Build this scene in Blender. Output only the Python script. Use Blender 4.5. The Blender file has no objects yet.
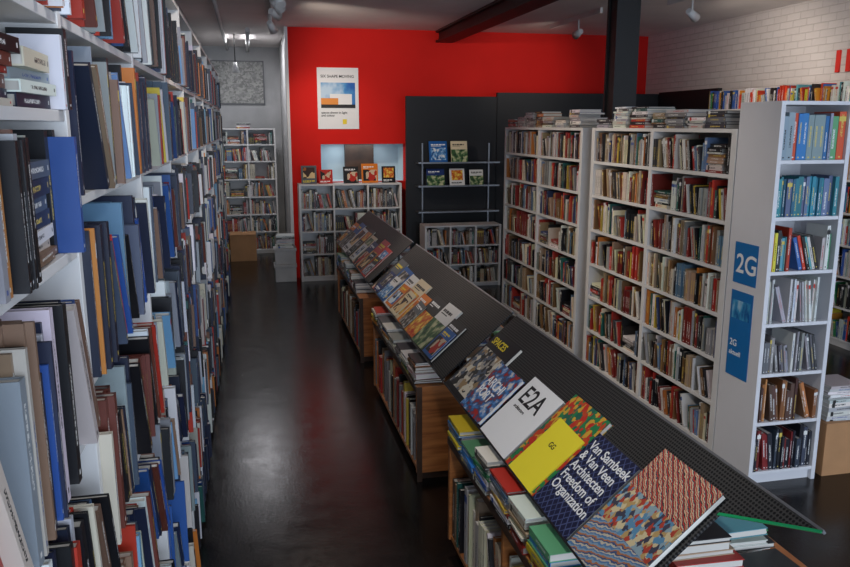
import bpy, math, random
import numpy as np
from mathutils import Matrix, Vector
random.seed(23)
R=random.random; U=random.uniform
S=bpy.context.scene
S.view_settings.view_transform='Standard'
S.view_settings.look='None'
COL=S.collection
CEIL=3.62

# ---------------------------------------------------------------- materials
def mat(name, col=(.5,.5,.5), rough=.6, metal=0, spec=None, noise=0, nscale=5, bump=0, bscale=40):
    m=bpy.data.materials.new(name); m.use_nodes=True
    nt=m.node_tree; b=nt.nodes['Principled BSDF']
    b.inputs['Base Color'].default_value=(*col,1); b.inputs['Roughness'].default_value=rough; b.inputs['Metallic'].default_value=metal
    if spec is not None: b.inputs['Specular IOR Level'].default_value=spec
    tc=nt.nodes.new('ShaderNodeTexCoord')
    if noise:
        n=nt.nodes.new('ShaderNodeTexNoise'); n.inputs['Scale'].default_value=nscale; n.inputs['Detail'].default_value=6
        nt.links.new(tc.outputs['Object'],n.inputs['Vector'])
        r=nt.nodes.new('ShaderNodeValToRGB')
        r.color_ramp.elements[0].position=.3; r.color_ramp.elements[1].position=.7
        r.color_ramp.elements[0].color=(*[c*(1-noise) for c in col],1)
        r.color_ramp.elements[1].color=(*[min(1,c*(1+noise)) for c in col],1)
        nt.links.new(n.outputs['Fac'],r.inputs['Fac']); nt.links.new(r.outputs['Color'],b.inputs['Base Color'])
    if bump:
        n=nt.nodes.new('ShaderNodeTexNoise'); n.inputs['Scale'].default_value=bscale; n.inputs['Detail'].default_value=4
        nt.links.new(tc.outputs['Object'],n.inputs['Vector'])
        bp=nt.nodes.new('ShaderNodeBump'); bp.inputs['Strength'].default_value=bump; bp.inputs['Distance'].default_value=.01
        nt.links.new(n.outputs['Fac'],bp.inputs['Height']); nt.links.new(bp.outputs['Normal'],b.inputs['Normal'])
    return m

def book_material():
    m=bpy.data.materials.new('book_spines'); m.use_nodes=True
    nt=m.node_tree; N=nt.nodes; L=nt.links; b=N['Principled BSDF']
    b.inputs['Roughness'].default_value=.42
    def A(name):
        a=N.new('ShaderNodeAttribute'); a.attribute_name=name; return a
    c1=A('bcol'); c2=A('bcol2')
    uv=N.new('ShaderNodeUVMap'); uv.uv_map='UVMap'
    sp=N.new('ShaderNodeSeparateXYZ'); L.new(uv.outputs[0],sp.inputs[0])
    def M(op,a,bv=None):
        n=N.new('ShaderNodeMath'); n.operation=op
        for i,x in enumerate((a,bv)):
            if x is None: continue
            if isinstance(x,(int,float)): n.inputs[i].default_value=x
            else: L.new(x,n.inputs[i])
        return n.outputs[0]
    u,v=sp.outputs[0],sp.outputs[1]; rn=c2.outputs['Alpha']
    cx=N.new('ShaderNodeCombineXYZ')
    L.new(M('MULTIPLY',u,7.0),cx.inputs[0]); L.new(M('MULTIPLY',v,75.0),cx.inputs[1]); L.new(M('MULTIPLY',rn,97.0),cx.inputs[2])
    no=N.new('ShaderNodeTexNoise'); no.inputs['Scale'].default_value=1.0; no.inputs['Detail'].default_value=1
    L.new(cx.outputs[0],no.inputs['Vector'])
    t=M('GREATER_THAN',no.outputs['Fac'],.48)
    lo=M('MULTIPLY',rn,.35)
    t=M('MULTIPLY',t,M('GREATER_THAN',v,M('ADD',lo,.14)))
    t=M('MULTIPLY',t,M('LESS_THAN',v,M('ADD',lo,.6)))
    t=M('MULTIPLY',t,M('GREATER_THAN',u,.34)); t=M('MULTIPLY',t,M('LESS_THAN',u,.64))
    p=M('MULTIPLY',M('GREATER_THAN',v,.04),M('LESS_THAN',v,.07))
    p=M('MULTIPLY',p,M('MULTIPLY',M('GREATER_THAN',u,.35),M('LESS_THAN',u,.65)))
    q=M('MULTIPLY',M('GREATER_THAN',v,.80),M('LESS_THAN',v,.9)); q=M('MULTIPLY',q,M('GREATER_THAN',rn,.8))
    f=M('MAXIMUM',t,M('MAXIMUM',p,q))
    mx=N.new('ShaderNodeMix'); mx.data_type='RGBA'
    L.new(f,mx.inputs[0]); L.new(c1.outputs['Color'],mx.inputs[6]); L.new(c2.outputs['Color'],mx.inputs[7])
    L.new(mx.outputs[2],b.inputs['Base Color'])
    return m

MBOOK=book_material()
M_white=mat('white_shelf_paint',(.68,.67,.66),.45,noise=.06,nscale=3)
M_white2=mat('white_laminate',(.68,.68,.71),.4,noise=.04,nscale=2)
M_grey=mat('grey_box',(.5,.5,.5),.7,noise=.1)
M_black=mat('black_panel_paint',(.006,.007,.010),.6)
M_red=mat('red_wall_paint',(.64,.014,.010),.8,spec=.2,noise=.07,nscale=1.5,bump=.1,bscale=20)
M_plaster=mat('grey_plaster',(.46,.46,.46),.85,noise=.15,nscale=2,bump=.2,bscale=12)
M_ceil=mat('ceiling_plaster',(.72,.67,.65),.85,noise=.10,nscale=1.2,bump=.3,bscale=9)
M_wood=mat('orange_wood',(.36,.13,.04),.4)
M_dkwood=mat('dark_wood',(.05,.025,.014),.45,noise=.3,nscale=8)
M_card=mat('cardboard',(.42,.22,.10),.8,noise=.1)
M_page=mat('paper_pages',(.7,.67,.6),.8,noise=.05,nscale=60)
M_cyan=mat('pale_blue_glow',(.5,.62,.68),.7)  # bluish glow of the wall opening, put into the colour
M_blue=mat('blue_sign',(.01,.15,.42),.45)
M_paper=mat('white_paper',(.8,.8,.81),.6)
M_steel=mat('black_steel',(.006,.006,.007),.5)
M_rail=mat('grey_rail',(.12,.12,.13),.4)
M_inkb=mat('black_ink',(.01,.01,.012),.6)
M_inkw=mat('white_ink',(.8,.8,.8),.6)
M_inky=mat('yellow_ink',(.8,.62,.03),.6)
M_redsign=mat('red_sign',(.75,.03,.02),.5)
M_green=mat('green_glass_edge',(.01,.35,.12),.2)
M_orange=mat('orange_ink',(.75,.25,.02),.5)

nt=M_wood.node_tree; tc=nt.nodes.new('ShaderNodeTexCoord'); mp=nt.nodes.new('ShaderNodeMapping'); mp.inputs['Scale'].default_value=(1,1,14)
wv=nt.nodes.new('ShaderNodeTexNoise'); wv.inputs['Scale'].default_value=3; wv.inputs['Detail'].default_value=5
rp=nt.nodes.new('ShaderNodeValToRGB'); rp.color_ramp.elements[0].color=(.22,.07,.02,1); rp.color_ramp.elements[1].color=(.5,.19,.055,1)
rp.color_ramp.elements[0].position=.3; rp.color_ramp.elements[1].position=.7
nt.links.new(tc.outputs['Object'],mp.inputs[0]); nt.links.new(mp.outputs[0],wv.inputs['Vector']); nt.links.new(wv.outputs['Fac'],rp.inputs[0])
nt.links.new(rp.outputs[0],nt.nodes['Principled BSDF'].inputs['Base Color'])

# floor
M_floor=bpy.data.materials.new('dark_polished_floor'); M_floor.use_nodes=True
nt=M_floor.node_tree; N=nt.nodes; b=N['Principled BSDF']; tc=N.new('ShaderNodeTexCoord')
b.inputs['Specular IOR Level'].default_value=.38
n1=N.new('ShaderNodeTexNoise'); n1.inputs['Scale'].default_value=1.6; n1.inputs['Detail'].default_value=8
n2=N.new('ShaderNodeTexNoise'); n2.inputs['Scale'].default_value=6; n2.inputs['Detail'].default_value=10; n2.inputs['Roughness'].default_value=.65
n3=N.new('ShaderNodeTexNoise'); n3.inputs['Scale'].default_value=55; n3.inputs['Detail'].default_value=5
for n in (n1,n2,n3): nt.links.new(tc.outputs['Object'],n.inputs['Vector'])
r1=N.new('ShaderNodeValToRGB'); r1.color_ramp.elements[0].color=(.003,.0026,.0027,1); r1.color_ramp.elements[1].color=(.011,.0085,.008,1)
r1.color_ramp.elements[0].position=.35; r1.color_ramp.elements[1].position=.7
nt.links.new(n1.outputs['Fac'],r1.inputs[0]); nt.links.new(r1.outputs[0],b.inputs['Base Color'])
mr=N.new('ShaderNodeMapRange'); mr.inputs['From Min'].default_value=.3; mr.inputs['From Max'].default_value=.7; mr.inputs['To Min'].default_value=.15; mr.inputs['To Max'].default_value=.26
nt.links.new(n2.outputs['Fac'],mr.inputs[0]); nt.links.new(mr.outputs[0],b.inputs['Roughness'])
bp=N.new('ShaderNodeBump'); bp.inputs['Strength'].default_value=.3; bp.inputs['Distance'].default_value=.003
nt.links.new(n3.outputs['Fac'],bp.inputs['Height']); nt.links.new(bp.outputs[0],b.inputs['Normal'])

# brick
M_brick=bpy.data.materials.new('white_painted_brick'); M_brick.use_nodes=True
nt=M_brick.node_tree; N=nt.nodes; b=N['Principled BSDF']; b.inputs['Roughness'].default_value=.75
tc=N.new('ShaderNodeTexCoord'); sx=N.new('ShaderNodeSeparateXYZ'); cx=N.new('ShaderNodeCombineXYZ')
nt.links.new(tc.outputs['Object'],sx.inputs[0]); nt.links.new(sx.outputs[1],cx.inputs[0]); nt.links.new(sx.outputs[2],cx.inputs[1])
bk=N.new('ShaderNodeTexBrick'); bk.inputs['Scale'].default_value=1; bk.inputs['Brick Width'].default_value=.23; bk.inputs['Row Height'].default_value=.08
bk.inputs['Mortar Size'].default_value=.006; bk.inputs['Mortar Smooth'].default_value=.8
bk.inputs['Color1'].default_value=(.70,.66,.65,1); bk.inputs['Color2'].default_value=(.65,.61,.60,1); bk.inputs['Mortar'].default_value=(.6,.56,.55,1)
nt.links.new(cx.outputs[0],bk.inputs['Vector']); nt.links.new(bk.outputs['Color'],b.inputs['Base Color'])
bn=N.new('ShaderNodeTexNoise'); bn.inputs['Scale'].default_value=12; bn.inputs['Detail'].default_value=5
nt.links.new(tc.outputs['Object'],bn.inputs['Vector'])
ad=N.new('ShaderNodeMath'); ad.operation='SUBTRACT'; nt.links.new(bn.outputs['Fac'],ad.inputs[0]); nt.links.new(bk.outputs['Fac'],ad.inputs[1])
bp=N.new('ShaderNodeBump'); bp.inputs['Strength'].default_value=.6; bp.inputs['Distance'].default_value=.01
nt.links.new(ad.outputs[0],bp.inputs['Height']); nt.links.new(bp.outputs[0],b.inputs['Normal'])

# perforated panel
M_perf=bpy.data.materials.new('perforated_metal'); M_perf.use_nodes=True
nt=M_perf.node_tree; N=nt.nodes; b=N['Principled BSDF']; b.inputs['Roughness'].default_value=.6; b.inputs['Specular IOR Level'].default_value=.2
tc=N.new('ShaderNodeTexCoord'); vo=N.new('ShaderNodeTexVoronoi'); vo.inputs['Scale'].default_value=75; vo.inputs['Randomness'].default_value=0
mp=N.new('ShaderNodeMapping'); mp.inputs['Scale'].default_value=(1,1,0)
nt.links.new(tc.outputs['Object'],mp.inputs[0]); nt.links.new(mp.outputs[0],vo.inputs['Vector'])
rp=N.new('ShaderNodeValToRGB'); rp.color_ramp.elements[0].position=.3; rp.color_ramp.elements[1].position=.42
rp.color_ramp.elements[0].color=(.002,.002,.003,1); rp.color_ramp.elements[1].color=(.05,.048,.047,1)
nt.links.new(vo.outputs['Distance'],rp.inputs[0]); nt.links.new(rp.outputs[0],b.inputs['Base Color'])

def cover(name, kind, cols, scale=5, seed=0, sc=(1,1,1), rot=0):
    m=bpy.data.materials.new(name); m.use_nodes=True; nt=m.node_tree; N=nt.nodes; b=N['Principled BSDF']; b.inputs['Roughness'].default_value=.5; b.inputs['Specular IOR Level'].default_value=.25
    tc=N.new('ShaderNodeTexCoord'); mp=N.new('ShaderNodeMapping'); mp.inputs['Location'].default_value=(seed*3.1,seed*1.7,seed*.77)
    mp.inputs['Scale'].default_value=sc; mp.inputs['Rotation'].default_value=(0,0,rot)
    nt.links.new(tc.outputs['Generated'],mp.inputs[0])
    if kind=='photo':
        t=N.new('ShaderNodeTexNoise'); t.inputs['Scale'].default_value=scale; t.inputs['Detail'].default_value=4; out=t.outputs['Fac']
    elif kind=='mosaic':
        t=N.new('ShaderNodeTexVoronoi'); t.inputs['Scale'].default_value=scale; t.distance='MANHATTAN'
        sp=N.new('ShaderNodeSeparateColor'); nt.links.new(t.outputs['Color'],sp.inputs[0]); out=sp.outputs[0]
    elif kind=='stripe':
        t=N.new('ShaderNodeTexWave'); t.bands_direction='Y'; t.inputs['Scale'].default_value=scale; t.inputs['Distortion'].default_value=3; t.inputs['Detail Scale'].default_value=3; t.wave_profile='SAW'; out=t.outputs['Fac']
    elif kind=='grid':
        t=N.new('ShaderNodeTexVoronoi'); t.inputs['Scale'].default_value=scale; t.inputs['Randomness'].default_value=0.1; t.distance='CHEBYCHEV'; out=t.outputs['Distance']
    nt.links.new(mp.outputs[0],t.inputs['Vector'])
    rp=N.new('ShaderNodeValToRGB'); rp.color_ramp.interpolation='LINEAR' if kind=='photo' else 'CONSTANT'
    e=rp.color_ramp.elements
    while len(e)<len(cols): e.new(.5)
    for i,c in enumerate(cols):
        lo,hi=(.36,.64) if kind=='photo' else (0,1-1/len(cols)) 
        if kind=='grid': lo,hi=0,.42
        e[i].position=lo+(hi-lo)*i/max(1,len(cols)-1); e[i].color=(*c,1)
    nt.links.new(out,rp.inputs[0]); nt.links.new(rp.outputs[0],b.inputs['Base Color'])
    return m

# ---------------------------------------------------------------- mesh helpers
def link(o): COL.objects.link(o); return o
def pk(child,parent):
    child.parent=parent; child.matrix_parent_inverse=parent.matrix_basis.inverted()
def boxes(name,bl,mats,M=None,bevel=0):
    v=[];f=[];mi=[]
    for bx in bl:
        x0,x1,y0,y1,z0,z1=bx[:6]; k=bx[6] if len(bx)>6 else 0
        i=len(v)
        v+=[(x0,y0,z0),(x1,y0,z0),(x1,y1,z0),(x0,y1,z0),(x0,y0,z1),(x1,y0,z1),(x1,y1,z1),(x0,y1,z1)]
        f+=[(i,i+3,i+2,i+1),(i+4,i+5,i+6,i+7),(i,i+1,i+5,i+4),(i+1,i+2,i+6,i+5),(i+2,i+3,i+7,i+6),(i+3,i,i+4,i+7)]
        mi+=[k]*6
    me=bpy.data.meshes.new(name); me.from_pydata(v,[],f)
    for m in mats: me.materials.append(m)
    me.polygons.foreach_set('material_index',mi); me.update()
    o=link(bpy.data.objects.new(name,me))
    if M is not None: o.matrix_basis=M
    if bevel:
        md=o.modifiers.new('bevel','BEVEL'); md.width=bevel; md.segments=2; md.limit_method='ANGLE'
    return o
def prism(name,pts,z0,z1,m,M=None):
    n=len(pts); v=[(x,y,z0) for x,y in pts]+[(x,y,z1) for x,y in pts]
    f=[tuple(range(n-1,-1,-1)),tuple(range(n,2*n))]+[(i,(i+1)%n,n+(i+1)%n,n+i) for i in range(n)]
    me=bpy.data.meshes.new(name); me.from_pydata(v,[],f); me.materials.append(m); me.update()
    o=link(bpy.data.objects.new(name,me))
    if M is not None:o.matrix_basis=M
    return o
def cyl(name,p0,p1,r,m,seg=16,r2=None):
    p0=Vector(p0);p1=Vector(p1);d=p1-p0;L=d.length;q=d.to_track_quat('Z','Y').to_matrix().to_4x4()
    r2=r if r2 is None else r2
    v=[(r*math.cos(a),r*math.sin(a),0) for a in [2*math.pi*i/seg for i in range(seg)]]+[(r2*math.cos(a),r2*math.sin(a),L) for a in [2*math.pi*i/seg for i in range(seg)]]
    f=[tuple(range(seg-1,-1,-1)),tuple(range(seg,2*seg))]+[(i,(i+1)%seg,seg+(i+1)%seg,seg+i) for i in range(seg)]
    me=bpy.data.meshes.new(name); me.from_pydata(v,[],f); me.materials.append(m)
    for p in me.polygons: p.use_smooth=len(p.vertices)==4
    o=link(bpy.data.objects.new(name,me)); o.matrix_basis=Matrix.Translation(p0)@q; return o
def text(body,size,m,M,parent,name='lettering',align='LEFT',ext=.0004,off=.012):
    c=bpy.data.curves.new(name,'FONT'); c.body=body; c.size=size; c.extrude=ext; c.align_x=align; c.space_line=.9; c.offset=size*off
    c.materials.append(m); o=link(bpy.data.objects.new(name,c)); o.matrix_basis=M
    if parent: pk(o,parent)
    return o

# ---------------------------------------------------------------- books
class Buf:
    def __init__(s): s.v=[];s.f=[];s.c=[];s.c2=[];s.uv=[]
def bbox(b,M,x0,x1,y0,y1,z0,z1,col,c2,spine=False):
    i=len(b.v)
    for p in ((x0,y0,z0),(x1,y0,z0),(x1,y1,z0),(x0,y1,z0),(x0,y0,z1),(x1,y0,z1),(x1,y1,z1),(x0,y1,z1)): b.v.append((M@Vector(p))[:])
    b.f+=[(i,i+1,i+5,i+4),(i,i+3,i+2,i+1),(i+4,i+5,i+6,i+7),(i+1,i+2,i+6,i+5),(i+2,i+3,i+7,i+6),(i+3,i,i+4,i+7)]
    b.c+=[(*col,1)]*6; b.c2+=[c2]*6
    b.uv+= [((0,0),(1,0),(1,1),(0,1)) if spine else ((-1,-1),)*4]+[((-1,-1),)*4]*5
def book(b,M,t,h,d,col,txt,rn=None):
    rn=R() if rn is None else rn
    c=min(.003,t*.2); c2=(*txt,rn); pg=U(.45,.7); pc=(pg,pg*.95,pg*.86)
    bbox(b,M,0,t,0,c,0,h,col,c2,True)
    bbox(b,M,0,c,c,d,0,h,col,c2); bbox(b,M,t-c,t,c,d,0,h,col,c2)
    bbox(b,M,c,t-c,c,d-.004,.003,h-.003,pc,c2)
def emit(b,name,M=None):
    me=bpy.data.meshes.new(name); me.from_pydata(b.v,[],b.f); me.materials.append(MBOOK)
    for nm,dat in (('bcol',b.c),('bcol2',b.c2)):
        a=me.attributes.new(nm,'FLOAT_COLOR','CORNER'); a.data.foreach_set('color',np.repeat(np.array(dat,dtype=np.float32),4,axis=0).ravel())
    u=me.uv_layers.new(name='UVMap'); u.data.foreach_set('uv',np.array(b.uv,dtype=np.float32).ravel())
    me.update(); o=link(bpy.data.objects.new(name,me))
    if M is not None:o.matrix_basis=M
    return o
P_mix=[((.68,.66,.62),7),((.7,.64,.46),3),((.01,.01,.012),9),((.05,.05,.055),3),((.42,.03,.02),4),((.2,.02,.015),4),((.03,.05,.14),1.5),((.02,.12,.1),1),((.2,.1,.04),4),
       ((.55,.18,.03),1.5),((.6,.42,.06),.7),((.3,.29,.28),4),((.12,.2,.32),1.2),((.35,.25,.16),4)]
P_left=[((.7,.7,.71),8),((.5,.47,.4),2.5),((.012,.018,.045),8),((.02,.07,.25),3),((.008,.008,.01),9),((.42,.03,.015),3),((.12,.03,.02),3),((.25,.27,.3),5),((.06,.08,.12),5),((.2,.12,.08),3),((.14,.28,.45),2.2),((.6,.2,.04),1.2),((.03,.12,.1),.8),((.65,.5,.08),.35)]
P_white=[((.7,.7,.7),8),((.4,.4,.42),3),((.6,.6,.55),3),((.1,.1,.1),1)]
P_teal=[((.03,.24,.3),7),((.12,.16,.3),3),((.2,.3,.35),2),((.02,.14,.22),2)]
P_bly=[((.03,.2,.5),5),((.1,.3,.15),1),((.75,.6,.03),2),((.6,.08,.03),1.5),((.25,.3,.36),4)]
P_brown=[((.3,.12,.05),5),((.45,.18,.06),2),((.1,.05,.04),4),((.4,.35,.3),2)]
P_dark=[((.02,.02,.03),5),((.2,.02,.02),3),((.05,.06,.09),3)]
P_grey=[((.3,.3,.32),5),((.15,.15,.17),5),((.5,.5,.5),3),((.05,.05,.06),3)]
P_bright=[((.6,.05,.02),3),((.7,.6,.05),1.2),((.03,.25,.1),1),((.65,.65,.62),5),((.03,.1,.35),2),((.6,.25,.03),1.5),((.1,.35,.4),1),((.02,.02,.02),4)]
def pick(p):
    c=random.choices([a for a,_ in p],[w for _,w in p])[0]; k=U(.65,1.2)
    return tuple(min(.85,max(.004,x*k*U(.92,1.08))) for x in c)
def txtcol(c):
    l=sum(c)/3
    if l>.3: return random.choice([(.02,.02,.02),(.02,.02,.02),(.5,.03,.02),(.03,.08,.3)])
    return random.choice([(.75,.75,.72),(.7,.7,.7),(.65,.5,.1)])
def stack(b,x,y,z,w,hmax,pal,M=None,jit=.02,dr=(.2,.27)):
    M=M or Matrix.Identity(4); zz=z
    while True:
        t=U(.01,.032)
        if zz+t>z+hmax: break
        hw=min(w,U(w*.8,w)); d=U(*dr); c=pick(pal)
        T=M@Matrix.Translation((x+hw/2+U(-jit,jit)*.3+w*.02,y+U(0,jit),zz))@Matrix.Rotation(U(-.06,.06),4,'Z')@Matrix.Translation((hw/2,0,0))@Matrix.Rotation(-math.pi/2,4,'Y')
        book(b,T,t,hw,d,c,txtcol(c)); zz+=t+.0006
    return zz
def fill(b,x0,x1,z,clear,D,pal,hr=(.19,.28),tr=(.008,.035),lean=.12,stk=.05,empty=0.02,front=.02,M=None,angle=(.1,.32),fj=.013):
    M=M or Matrix.Identity(4); x=x0+.002; first=True; hm=clear-.012
    H=lambda k:min(hm*U(.9,1),k)
    while x<x1-.012:
        r=R()
        if r<stk and x+.26<x1:
            w=U(.19,.25); stack(b,x,front,z,w,min(hm,U(.06,.2)),pal,M,dr=(.15,min(.22,D-.08))); x+=w+.02; first=True; continue
        if r<stk+lean and not first:
            a=U(*angle); h=H(U(*hr)); xs=x+h*math.sin(a)+.003; n=random.randint(2,7); k=0
            for _ in range(n):
                t=U(*tr); hh=H(h*U(.93,1.0))
                if xs+t/math.cos(a)>x1: break
                c=pick(pal); T=M@Matrix.Translation((xs,front+U(-fj,fj),z+.001))@Matrix.Rotation(-a,4,'Y')
                book(b,T,t,hh*.97,min(D-.05,hh*U(.68,.85)),c,txtcol(c)); xs+=t/math.cos(a)+.001; k+=1
            if k: x=xs; continue
            else: break
        if r>1-empty: x+=U(.02,.07); first=True; continue
        n=random.choice([1,1,1,2,3,4]); t=U(*tr); h=H(U(*hr)); c=pick(pal); tx=txtcol(c); rn=R(); same=R()<.4
        for _ in range(n):
            if not same or n==1: t=U(*tr); h=H(U(*hr)); c=pick(pal); tx=txtcol(c); rn=R()
            if x+t>x1: break
            T=M@Matrix.Translation((x,front+U(-fj,fj),z+.001))
            book(b,T,t,h,min(D-.05,h*U(.65,.82)),c,tx,rn); x+=t+.0008
        else:
            first=False; continue
        break

def bookcase(name,loc,rotz,widths,H,D,zs,opts,m=M_white,up=.025,end=.03,brd=.022,plinth=True,topfill=None,back=True):
    M=Matrix.Translation(loc)@Matrix.Rotation(rotz,4,'Z')
    bl=[];bb=Buf();W=sum(widths)
    xs=[0]
    for w in widths: xs.append(xs[-1]+w)
    for i,xx in enumerate(xs):
        h=end/2 if i in(0,len(xs)-1) else up/2
        c=xx+h if i==0 else (xx-h if i==len(xs)-1 else xx)
        bl.append((c-h,c+h,0,D,0,H))
    for i in range(len(widths)):
        a=xs[i]+(end if i==0 else up/2); c=xs[i+1]-(end if i==len(widths)-1 else up/2)
        zl=zs[i] if isinstance(zs[0],(list,tuple)) else zs
        o=opts(i)
        for j,z in enumerate(zl):
            bl.append((a,c,.003,D-.012,z-brd,z))
            nxt=zl[j+1]-brd if j+1<len(zl) else H-brd
            k=dict(o[j] if isinstance(o,list) else o)
            fill(bb,a,c,z,nxt-z,D-.012,**k)
        bl.append((a,c,.003,D-.012,H-brd,H))
        if plinth: bl.append((a,c,.03,.045,0,zl[0]-brd))
    if back: bl.append((.01,W-.01,D-.011,D,.02,H-.01))
    o=boxes(name,bl,[m],M,bevel=.0015)
    if topfill: topfill(bb,W,H)
    c=emit(bb,name+'_books',M); pk(c,o)
    return o

def wall(name,x0,x1,y0,y1,z0,z1,m): return boxes(name,[(x0,x1,y0,y1,z0,z1)],[m])

# ---------------------------------------------------------------- room shell
XL,XR,YB,YF,YFAR=-.72,6.2,11.55,-3.0,14.6
boxes('floor',[(XL-.2,XR+.2,YF-.2,YFAR+.2,-.1,0)],[M_floor])
boxes('ceiling',[(XL-.2,XR+.2,YF-.2,YFAR+.2,CEIL,CEIL+.1)],[M_ceil])
wall('wall_left',XL-.15,XL,YF-.2,YFAR+.2,0,CEIL,M_plaster)
wall('wall_right',XR,XR+.15,YF-.2,YB+.2,0,CEIL,M_brick)
ox0,ox1,oz0,oz1=1.03,2.3,1.42,1.98
wb=boxes('wall_back',[(.6,ox0,YB,YB+.2,0,CEIL),(ox1,XR,YB,YB+.2,0,CEIL),(ox0,ox1,YB,YB+.2,0,oz0),(ox0,ox1,YB,YB+.2,oz1,CEIL)],[M_red])
al=boxes('alcove',[(ox0,ox1,YB+.65,YB+.67,oz0-.02,oz1+.02),(ox0-.02,ox1+.02,YB+.2,YB+.67,oz0-.04,oz0),(ox0-.02,ox1+.02,YB+.2,YB+.67,oz1,oz1+.02),
   (ox0-.02,ox0,YB+.2,YB+.67,oz0,oz1),(ox1,ox1+.02,YB+.2,YB+.67,oz0,oz1),(1.45,1.9,YB+.55,YB+.64,oz0,oz1-.02,1)],[M_cyan,M_dkwood]); pk(al,wb)  # pale niche stands in for the glowing view through the opening
boxes('trim_1',[(.56,.6,YB-.01,YB+.2,0,CEIL)],[M_white])
wall('wall_corridor',.6,.75,YB+.2,YFAR,0,CEIL,M_plaster)
wf=wall('wall_far',XL-.15,.75,YFAR,YFAR+.15,0,CEIL,M_plaster)
boxes('wall_front',[(XL,XR,YF-.2,YF,0,.5),(XL,XR,YF-.2,YF,3.1,CEIL),(XL,-.5,YF-.2,YF,.5,3.1),(2.6,2.9,YF-.2,YF,.5,3.1),(6.0,XR,YF-.2,YF,.5,3.1)],[M_plaster])
for i,(a,c) in enumerate(((-.5,2.6),(2.9,6.0))):
    boxes('window_%d'%(i+1),[(a,c,YF-.12,YF-.08,.5,.56),(a,c,YF-.12,YF-.08,3.04,3.1),(a,a+.06,YF-.12,YF-.08,.56,3.04),(c-.06,c,YF-.12,YF-.08,.56,3.04),((a+c)/2-.03,(a+c)/2+.03,YF-.12,YF-.08,.56,3.04)],[M_steel])
boxes('black_wall_panel',[(2.2,3.55,11.0,11.06,0,2.66),(3.56,XR-.01,11.02,11.08,0,2.72),(XR-.07,XR-.01,9.45,11.0,0,2.74)],[M_black],bevel=.003)
boxes('ceiling_beam',[(2.76,3.02,YF,YB,3.45,3.48),(2.81,2.97,YF,YB,3.48,3.59),(2.76,3.02,YF,YB,3.59,CEIL)],[M_steel])
boxes('steel_column',[(3.57,3.82,7.30,7.33,0,CEIL),(3.57,3.82,7.49,7.52,0,CEIL),(3.59,3.80,7.33,7.49,0,CEIL),(3.5,3.9,7.22,7.6,0,.03),(3.5,3.9,7.22,7.6,CEIL-.03,CEIL)],[M_steel])

# ---------------------------------------------------------------- left wall rack
zA=[.08,.46,.84,1.22,1.61,2.0,2.28,2.47]
zB=[.08,.46,.88,1.29,1.70,2.10,2.47]
zC=[.08,.40,.72,1.06,1.40,1.74,2.10,2.47]
wid=[1.04]*10
nrm=dict(pal=P_left,hr=(.22,.32),tr=(.006,.026),lean=.22,stk=.04,empty=.01,front=-.005,fj=.025,angle=(.08,.3))
big=dict(pal=P_left,hr=(.26,.38),tr=(.006,.028),lean=.42,stk=.0,empty=.01,front=-.01,fj=.03,angle=(.15,.42))
def lopt(i):
    if i==1: return [dict(big,lean=.2),dict(big,lean=.2),dict(big,lean=.2),dict(big,lean=.15),dict(big,lean=.1),dict(nrm,lean=.05),dict(nrm,stk=1,front=.0),dict(nrm)]
    if i in(2,3): return dict(big)
    return dict(nrm)
zl=[zC,zA,zB,zB,zC,zB,zC,zB,zC,zB,zC]
bookcase('wall_bookcase',(-.36,-.34,0),math.pi/2,wid[:10]+[1.0],2.92,.345,zl,lopt,up=.028,end=.03)

# ---------------------------------------------------------------- right shelving
z7=[.09,.40,.71,1.02,1.33,1.64,1.94]
def topst(b,W,H):
    x=.03
    while x<W-.3:
        if R()<.95:
            w=U(.2,.32); stack(b,x,U(.01,.05),H,w,U(.08,.19),random.choice([P_mix,P_white,P_grey,P_mix]),dr=(.2,.28)); x+=w+U(.005,.03)
        else: x+=U(.02,.08)
ro=dict(pal=P_mix,hr=(.18,.285),tr=(.006,.032),lean=.12,stk=.025,front=.015,empty=.01)
bookcase('double_bookcase',(3.0,6.52,0),-math.pi/2,[1.07,1.07],2.23,.36,z7,lambda i:dict(ro),up=.045,end=.06,brd=.026,topfill=topst)
bookcase('double_bookcase',(3.0,8.96,0),-math.pi/2,[1.12,1.12],2.23,.36,z7,lambda i:dict(ro),up=.045,end=.05,brd=.026,topfill=topst)
ze=[.09,.42,.74,1.06,1.385,1.715,2.05]
eo=[dict(ro,pal=P_dark),dict(ro,pal=P_brown,stk=0),dict(ro,pal=P_grey,stk=0,tr=(.01,.02)),dict(ro,pal=P_white,tr=(.006,.014),hr=(.25,.28)),dict(ro,pal=P_bright,lean=.3,stk=0),dict(ro,pal=P_teal,hr=(.22,.24),lean=0,stk=0,tr=(.015,.04)),dict(ro,pal=P_bly,hr=(.25,.28),lean=0,stk=0,tr=(.015,.05))]
endc=bookcase('narrow_bookcase',(3.0,3.98,0),0,[.49],2.39,.39,ze,lambda i:eo,m=M_white2,end=.028)
def signM(y,z,x=2.9985): # facing -X
    return Matrix.Translation((x,y,z))@Matrix(((0,0,-1,0),(-1,0,0,0),(0,1,0,0),(0,0,0,1)))
s=boxes('blue_shelf_sign',[(0,.23,0,.26,0,.002)],[M_blue],signM(4.3,1.27)); text('2G',.17,M_inkw,signM(4.28,1.34)@Matrix.Translation((0,0,.0025)),s)
s=boxes('blue_shelf_sign',[(0,.22,0,.56,0,.002),(.02,.2,.38,.5,.002,.003,1)],[M_blue,cover('sign_print','photo',((.01,.1,.3),(.05,.3,.55),(.3,.5,.65)),4,2)],signM(4.3,.66)); text('2G',.06,M_inkw,signM(4.28,.86)@Matrix.Translation((0,0,.0025)),s)
text('aktuell',.045,M_inkw,signM(4.28,.8)@Matrix.Translation((0,0,.0025)),s)
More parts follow.
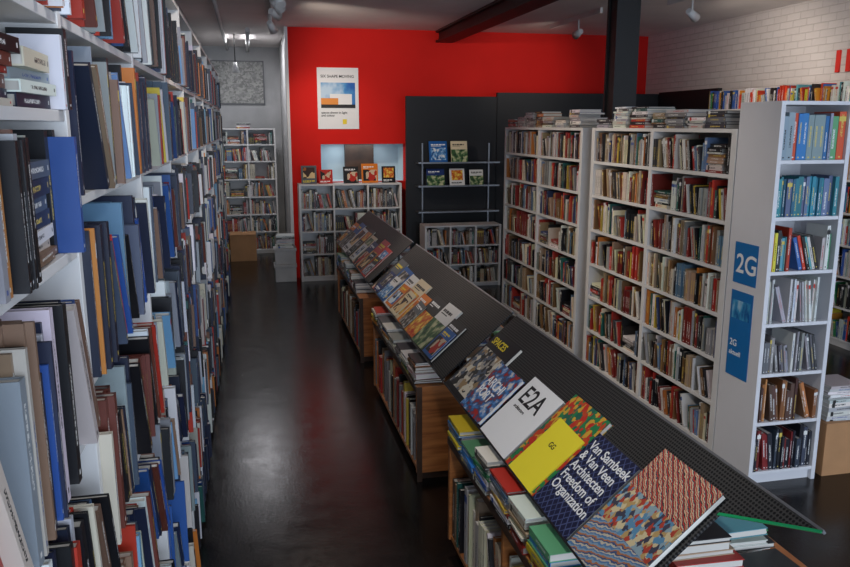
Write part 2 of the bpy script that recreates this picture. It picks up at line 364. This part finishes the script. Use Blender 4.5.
bookcase('tall_bookcase',(5.85,9.3,0),-math.pi/2,[1.0]*5,2.45,.34,[.09,.42,.74,1.06,1.385,1.715,2.05],lambda i:dict(ro,pal=P_bright),
   topfill=lambda b,W,H:fill(b,.05,W-.05,H,.26,.3,pal=P_bright,hr=(.16,.25),lean=.1,stk=0))
boxes('cardboard_box',[(3.56,3.92,4.0,4.36,0,.36),(3.555,3.73,3.995,4.365,.36,.364),(3.75,3.925,3.995,4.365,.36,.364)],[M_card],bevel=.004)
b=Buf(); stack(b,3.58,4.02,.366,.26,.25,P_white); emit(b,'book_stack')
text('11',.3,M_redsign,signM(7.44,2.82,XR-.012),None,name='red_wall_numeral',ext=.01,off=.04)

# ---------------------------------------------------------------- back area
bookcase('low_bookcase',(.67,11.2,0),0,[.5,.5,.5],1.42,.34,[.08,.41,.74,1.07],lambda i:dict(ro,hr=(.2,.29)))
bookcase('low_bookcase',(2.33,10.35,0),0,[.37,.37,.37],.88,.34,[.06,.33,.6],lambda i:dict(ro,hr=(.17,.24)),brd=.02)
bookcase('corridor_bookcase',(-.5,13.95,0),0,[.48,.48],2.2,.34,[.08,.40,.71,1.02,1.33,1.64,1.93],lambda i:dict(ro,stk=.15),topfill=lambda b,W,H:stack(b,.3,.05,H,.24,.1,P_mix))
def facebook(name,w,h,t,cm,M,pic=None,ink=None):
    bl=[(0,w,0,h,t-.002,t,1),(0,w,0,h,0,.002,1),(-.002,0,0,h,0,t,1),(0,w-.004,.004,h-.004,.002,t-.002,0)]; ms=[M_page,cm]
    if pic:
        sty=random.randint(0,2)
        rect=[(.08,.92,.1,.68),(0,1,0,.6),(.12,.88,.3,.9)][sty]
        bl.append((w*rect[0],w*rect[1],h*rect[2],h*rect[3],t,t+.0005,2)); ms.append(pic)
        ms.append(ink or M_inkw); y=h*(.8,.8,.12)[sty]
        x=w*.1
        while x<w*.75:
            q=U(.012,.05); q=min(q,w*.9-x); bl.append((x,x+q,y,y+h*.06,t,t+.0006,3)); x+=q+.008
        bl.append((w*.1,w*U(.4,.7),y-h*.05,y-h*.03,t,t+.0006,3))
    return boxes(name,bl,ms,M)
def standM(x,y,z,lean=.2):
    return Matrix.Translation((x,y,z))@Matrix.Rotation(math.pi/2-lean,4,'X')
sc=[((.02,.02,.03),(.05,.15,.4),(.6,.7,.8)),((.02,.02,.02),(.1,.09,.08),(.55,.52,.5)),((.5,.03,.01),(.6,.2,.02),(.8,.6,.1)),((.01,.01,.01),(.45,.02,.01),(.6,.45,.3)),
    ((.01,.03,.02),(.06,.15,.05),(.5,.5,.3)),((.01,.05,.2),(.1,.3,.6),(.75,.75,.72)),((.04,.015,.01),(.35,.10,.02),(.7,.5,.25)),((.01,.01,.02),(.15,.16,.2),(.5,.5,.55))]
pics=[cover('photo_print_%d'%i,'photo' if i%3 else 'mosaic',c,(3,5,7)[i%3],i) for i,c in enumerate(sc)]
bases=[mat('cover_%s'%n,c,.5,spec=.25) for n,c in (('black',(.008,.008,.01)),('white',(.74,.74,.73)),('red',(.5,.015,.008)),('navy',(.01,.03,.14)),('cream',(.68,.58,.4)),('orange',(.68,.18,.01)),('grey',(.1,.11,.12)),('blue',(.01,.1,.35)),('charcoal',(.012,.012,.012)),('paper_white',(.7,.7,.7)))]
bag=[]
def rb(name,w,h,t,M):
    global bag
    if not bag: bag=list(range(10)); random.shuffle(bag)
    i=bag.pop(); lt=i in(1,4,9)
    return facebook(name,w,h,t,bases[i],M,random.choice(pics),M_inkb if lt else random.choice([M_inkw,M_inky,M_inkw]))
for x,w,h in ((.72,.22,.26),(.97,.2,.2),(1.33,.22,.24),(1.6,.24,.28),(1.9,.2,.24)):
    rb('standing_book',w,h,.02,standM(x,11.33,1.421,.18))
boxes('metal_display_shelf',[(x,x+.02,10.96,10.99,.0,2.0) for x in (2.42,3.42)]+[(2.32,3.52,10.72,10.96,z,z+.012) for z in (1.02,1.39,1.72)]+[(2.32,3.52,10.715,10.725,z,z+.022) for z in (1.02,1.39,1.72)],[mat('dull_steel',(.25,.26,.28),.35,metal=.8)])
for z,lst in ((1.735,((2.5,.26,.3),(2.82,.24,.3))),(1.405,((2.46,.26,.24),(2.8,.22,.24),(3.1,.2,.22))) ):
    for x,ww,h in lst: rb('standing_book',ww,h,.015,standM(x,10.8,z,.22))
# poster
p=boxes('poster',[(1.0,1.6,YB-.012,YB-.001,2.2,3.07,0),(1.05,1.55,YB-.014,YB-.012,2.5,2.86,1),(1.05,1.55,YB-.0155,YB-.014,2.5,2.55,2),(1.18,1.5,YB-.0155,YB-.014,2.55,2.7,0),(1.05,1.3,YB-.0157,YB-.014,2.55,2.64,4),(1.36,1.42,YB-.016,YB-.014,2.27,2.34,3)],[M_paper,cover('sky_print','photo',((.02,.12,.45),(.08,.3,.6),(.5,.65,.8)),2,3),M_inkb,M_inky,M_orange])
text('SIX SHAPE MOVING',.055,M_inkb,Matrix.Translation((1.05,YB-.0165,2.93))@Matrix.Rotation(math.pi/2,4,'X'),p)
text('spaces drawn in light\nand colour',.045,M_inkb,Matrix.Translation((1.05,YB-.0165,2.42))@Matrix.Rotation(math.pi/2,4,'X'),p)
boxes('framed_map',[(-.6,.32,YFAR-.03,YFAR-.0005,2.62,3.38,0),(-.58,.3,YFAR-.034,YFAR-.03,2.64,3.36,1)],[M_rail,cover('map_print','mosaic',((.22,.22,.21),(.35,.35,.33),(.28,.28,.27),(.42,.41,.39)),26)])
boxes('cardboard_box',[(-.38,.05,13.2,13.6,0,.45),(-.38,-.18,13.19,13.61,.45,.454),(-.15,.05,13.19,13.61,.45,.454)],[M_card],bevel=.003)
boxes('storage_box',[(.3,.6,11.25,11.5,0,.22),(.28,.61,11.22,11.5,.22,.26),(.3,.6,11.25,11.5,.262,.46),(.28,.61,11.22,11.5,.46,.5)],[M_grey],bevel=.004)
b=Buf(); stack(b,.32,11.25,.501,.26,.2,P_white); emit(b,'book_stack')

# ---------------------------------------------------------------- display tables
c41,s41=.750,.661
SN=Vector((-s41,0,c41)); SV=Vector((c41,0,s41))
def slopeM(Y,s=0,off=0):
    o=Vector((1.03,Y,.82))+SV*s+SN*off
    m=Matrix.Identity(4)
    X=Vector((0,-1,0))
    for i in range(3): m[i][0]=X[i]; m[i][1]=SV[i]; m[i][2]=SN[i]; m[i][3]=o[i]
    return m
def display_table(Yfar,L,py0,py1,poly=None):
    M=Matrix.Translation((.96,Yfar,0))@Matrix.Rotation(-math.pi/2,4,'Z')
    W=1.0; T=.64
    bl=[(0,L,0,W,T-.03,T,0),(.0,.03,0,W,.06,T-.03,0),(L-.03,L,0,W,.06,T-.03,0),(.03,L-.03,.01,W-.01,.06,.085,0),(.04,L-.04,.04,W-.04,0,.06,1),
        (.03,L-.03,.3,.32,.085,T-.03,1),(.03,L-.03,W-.32,W-.3,.085,T-.03,1),(L/2-.012,L/2+.012,.01,.3,.085,T-.03,0),
        (L,L+.004,.0,.035,.0,T,1),(L,L+.004,W-.035,W,.0,T,1),(-.0,L,-.006,0,T-.035,T+.004,1)]
    o=boxes('display_table',bl,[M_wood,M_dkwood],M,bevel=.0015)
    b=Buf()
    for a,c in ((.035,L/2-.015),(L/2+.015,L-.035)):
        fill(b,a,c,.086,T-.12,.29,pal=P_mix,hr=(.3,.42),tr=(.015,.045),lean=.05,stk=0,M=None)
    pk(emit(b,'cabinet_books',M),o)
    b=Buf(); x=.02
    while x<L-.2:
        w=U(.19,.26)
        for y,hm in ((-.02,U(.1,.19)),(.32,U(.1,.3)),(.62,U(.08,.25))):
            stack(b,x,y+.005,T+.005,min(w,L-x-.02),hm,random.choice([P_bright,P_mix,P_bly,P_grey,P_mix]),M,jit=.015,dr=(.15,.2) if y<0 else (.19,.25))
        x+=w+U(.01,.03)
    pk(emit(b,'book_stacks'),o)
    PL=py0-py1
    pts=poly or [(0,0),(PL,0),(PL,.56),(0,.56)]
    pn=prism('sloped_panel',pts,-.008,0,M_perf,slopeM(py0)); pk(pn,o)
    xe=pts[1][0]
    lp=boxes('panel_lip',[(0,xe,-.008,0,-.008,.03)],[M_steel],slopeM(py0)); pk(lp,o)
    tp=boxes('panel_rail',[(0,PL,.555,.563,-.012,.004)],[M_rail],slopeM(py0)); pk(tp,o)
    for yy in (Yfar-.12,Yfar-L+.35):
        q=boxes('panel_post',[(1.40,1.42,yy-.012,yy+.012,T,1.135),(1.10,1.12,yy-.012,yy+.012,T,.872)],[M_steel]); pk(q,o)
    return o
t1=display_table(9.0,1.9,9.7,6.95)
t2=display_table(6.27,1.77,6.8,4.12)
t3=display_table(3.7,1.75,4.05,1.6,[(0,0),(2.15,0),(2.15,.42),(2.45,.56),(0,.56)])
g=prism('glass_edge',[(2.15,.41),(2.45,.55),(2.45,.56),(2.15,.42)],.0,.004,M_green,slopeM(4.05)); pk(g,t3)
for (a,c) in ((9.6,7.0),(6.7,4.2)):
    y=a
    while y-.24>c:
        w=U(.24,.34); h=min(w*U(1.05,1.35),.43)
        rb('display_book',w,h,.014,slopeM(y,.0,.001)@Matrix.Rotation(U(-.03,.03),4,'Z'))
        if R()<.6: rb('display_book',.2,.22,.008,slopeM(y-.04-U(0,.08),.01,.017)@Matrix.Rotation(U(-.06,.06),4,'Z'))
        y-=w+U(.0,.01)
def fb(Y,w,h,t,cm,s=0,off=.001,rot=0,**k): return facebook('display_book',w,h,t,cm,slopeM(Y,s,off)@Matrix.Rotation(rot,4,'Z'),**k)
cA=cover('collage_print','mosaic',((.02,.02,.02),(.35,.32,.28),(.08,.1,.14),(.6,.55,.45),(.03,.03,.03),(.3,.2,.1)),9)
cB=cover('street_print','photo',((.35,.02,.015),(.04,.06,.12),(.05,.2,.5),(.6,.55,.5)),7,2)
cM=cover('mosaic_cover','mosaic',((.5,.03,.02),(.02,.2,.07),(.6,.35,.04),(.02,.12,.08),(.5,.06,.02)),14,4)
cN=cover('navy_lattice_cover','grid',((.008,.01,.04),(.07,.09,.2)),13,rot=.785)
cS=cover('hatched_print','stripe',((.5,.04,.02),(.04,.03,.04),(.62,.45,.28),(.5,.05,.03),(.6,.5,.35),(.05,.05,.08)),7,1,rot=.5)
cS2=cover('figure_print','mosaic',((.45,.3,.12),(.1,.25,.4),(.6,.5,.3),(.4,.05,.03),(.25,.35,.4),(.05,.05,.08)),22,5)
cS3=cover('blue_hatch_print','stripe',((.08,.18,.35),(.5,.45,.35),(.04,.08,.2),(.4,.15,.05),(.2,.3,.4)),5,2,rot=-.3)
b0=facebook('display_book',.36,.42,.02,bases[0],slopeM(4.0,0,.001)); 
pk(boxes('cover_print',[(.02,.34,.03,.31,0,.0006)],[cA],slopeM(4.0,0,.0212)),b0); text('SPACES',.062,M_inky,slopeM(3.97,.345,.022),b0)
b1=fb(3.63,.3,.3,.018,cB,0,.0225,.02); text('ARCHI\nPORT',.075,M_inkw,slopeM(3.61,.17,.041),b1)
b2=fb(3.31,.35,.36,.022,M_paper,0,.001); text('E2A',.135,M_inkb,slopeM(3.27,.225,.0238),b2); text('architecture',.025,M_inkb,slopeM(3.25,.19,.0238),b2)
b3=fb(2.94,.33,.42,.02,cM,0,.001)
b4=fb(2.885,.25,.3,.006,mat('yellow_booklet',(.85,.72,.03),.6),0,.0215,-.03); text('GG',.035,M_inkb,slopeM(2.79,.18,.028),b4)
b5=fb(2.6,.32,.36,.024,cN,0,.001); text('Van Sambeek\n& Van Veen\nArchitecten\nFreedom of\nOrganization',.056,M_inkw,slopeM(2.585,.29,.0258),b5)
b6=fb(2.265,.345,.47,.022,bases[8],0,.001)
pk(boxes('cover_print',[(.0,.345,.3,.47,0,.0006,0),(.0,.345,.15,.3,0,.0006,1),(.0,.345,.0,.15,0,.0006,2)],[cS,cS2,cS3],slopeM(2.265,0,.0232)),b6)

# ---------------------------------------------------------------- ceiling fittings
def track(x0,y0,x1,y1,z=3.56): 
    return boxes('lighting_track',[(min(x0,x1)-.015,max(x0,x1)+.015,min(y0,y1),max(y0,y1),z,CEIL)],[M_white])
def spot(loc,tgt,power,col=(1,.88,.75),size=1.1):
    l=Vector(loc); d=(Vector(tgt)-l).normalized()
    o=cyl('track_spotlight',l-d*.07,l+d*.08,.032,M_white,20,.052)
    st=cyl('stem',(l.x,l.y,l.z),(l.x,l.y,3.56),.01,M_white,8); pk(st,o)
    ld=bpy.data.lights.new('spot_lamp','SPOT'); ld.energy=power; ld.color=col; ld.spot_size=size; ld.spot_blend=.8; ld.shadow_soft_size=.06
    lo=link(bpy.data.objects.new('spot_lamp',ld)); lo.matrix_basis=Matrix.Translation(l+d*.1)@(-d).to_track_quat('Z','Y').to_matrix().to_4x4(); pk(lo,o)
    return o
track(.32,1.2,.32,10.5); track(4.15,8.9,4.15,10.5); track(4.62,2.5,4.62,8.2)
spot((.32,9.7,3.4),(1.2,11.5,2.0),55)
spot((.32,8.6,3.4),(2.2,11.5,2.6),160,size=1.2)
spot((4.15,9.55,3.4),(4.0,11.5,2.9),30,size=1.4)
spot((4.62,7.7,3.4),(6.1,8.4,2.7),55,size=1.8)
spot((4.62,6.0,3.4),(6.1,6.6,2.7),55,size=1.8)  # extra spot, added to wash the brick wall brighter
spot((.32,6.6,3.4),(3.2,6.9,1.2),150,size=1.3)
spot((.32,4.4,3.4),(3.0,5.2,1.2),105,size=1.3)
spot((.32,7.6,3.4),(1.3,6.0,.6),85)  # added spot to brighten the middle display table
spot((.32,8.0,3.4),(3.0,10.4,.8),60,size=.8)  # added to lift the low white bookcase, no such fitting known
spot((.32,3.6,3.4),(-.4,5.5,1.4),60,size=1.5)  # added warm spot that brightens the left rack
spot((.32,5.6,3.4),(-.4,8.0,1.4),45,size=1.3)  # second added spot, for the rack's far bays
spot((.32,2.2,3.4),(1.5,2.9,.9),100,col=(1,.95,.88),size=1.2)  # put in to brighten the near display table
spot((.32,1.4,3.4),(-.4,2.6,1.3),26,col=(1,.95,.9),size=1.5)  # another added spot, over the rack's near bays
cyl('conduit_pipe',(.05,11.4,3.55),(.05,14.55,3.55),.03,M_grey); cyl('conduit_pipe',(-.3,7,3.57),(-.3,14.55,3.57),.025,M_grey)
h=cyl('pendant_lamp',(-.15,12.6,3.05),(-.15,12.6,3.2),.06,M_white,16,.02); pk(cyl('rod',(-.15,12.6,3.2),(-.15,12.6,CEIL),.008,M_steel,8),h)

# ---------------------------------------------------------------- lights
def area(name,loc,rot,sx,sy,e,col):
    l=bpy.data.lights.new(name,'AREA'); l.shape='RECTANGLE'; l.size=sx; l.size_y=sy; l.energy=e; l.color=col
    o=link(bpy.data.objects.new(name,l)); o.location=loc; o.rotation_euler=rot; return o
area('window_daylight',(1.05,YF-.25,1.8),(math.pi/2,0,0),3.0,2.5,165,(.72,.84,1))
area('window_daylight',(4.45,YF-.25,1.8),(math.pi/2,0,0),3.0,2.5,185,(.72,.84,1))
area('alcove_fill',(1.6,YB+.42,1.97),(0,0,0),.8,.2,2.6,(.85,.95,1))  # added light that makes the opening glow, no real lamp here
area('corridor_fill',(0,13,CEIL-.03),(0,0,0),.6,.6,26,(.95,.95,1))  # added fill that brightens the corridor, has no fitting
wd=bpy.data.worlds.new('world'); S.world=wd; wd.use_nodes=True
bg=wd.node_tree.nodes['Background']; bg.inputs[0].default_value=(.5,.65,1,1); bg.inputs[1].default_value=.6

# ---------------------------------------------------------------- camera
f=770.; psi=math.atan(177*.9796/f); th=math.atan(158/f)
sp,cp,st,ct=math.sin(psi),math.cos(psi),math.sin(th),math.cos(th)
F=Vector((sp*ct,cp*ct,-st)); Rv=Vector((cp,-sp,0)); Uv=Rv.cross(F)
cam=bpy.data.cameras.new('camera'); cam.lens=f*36/850; cam.sensor_width=36; cam.clip_start=.05
co=link(bpy.data.objects.new('camera',cam)); m=Matrix.Identity(4)
for i in range(3): m[i][0]=Rv[i]; m[i][1]=Uv[i]; m[i][2]=-F[i]
m[2][3]=2.25
co.matrix_basis=m; S.camera=co
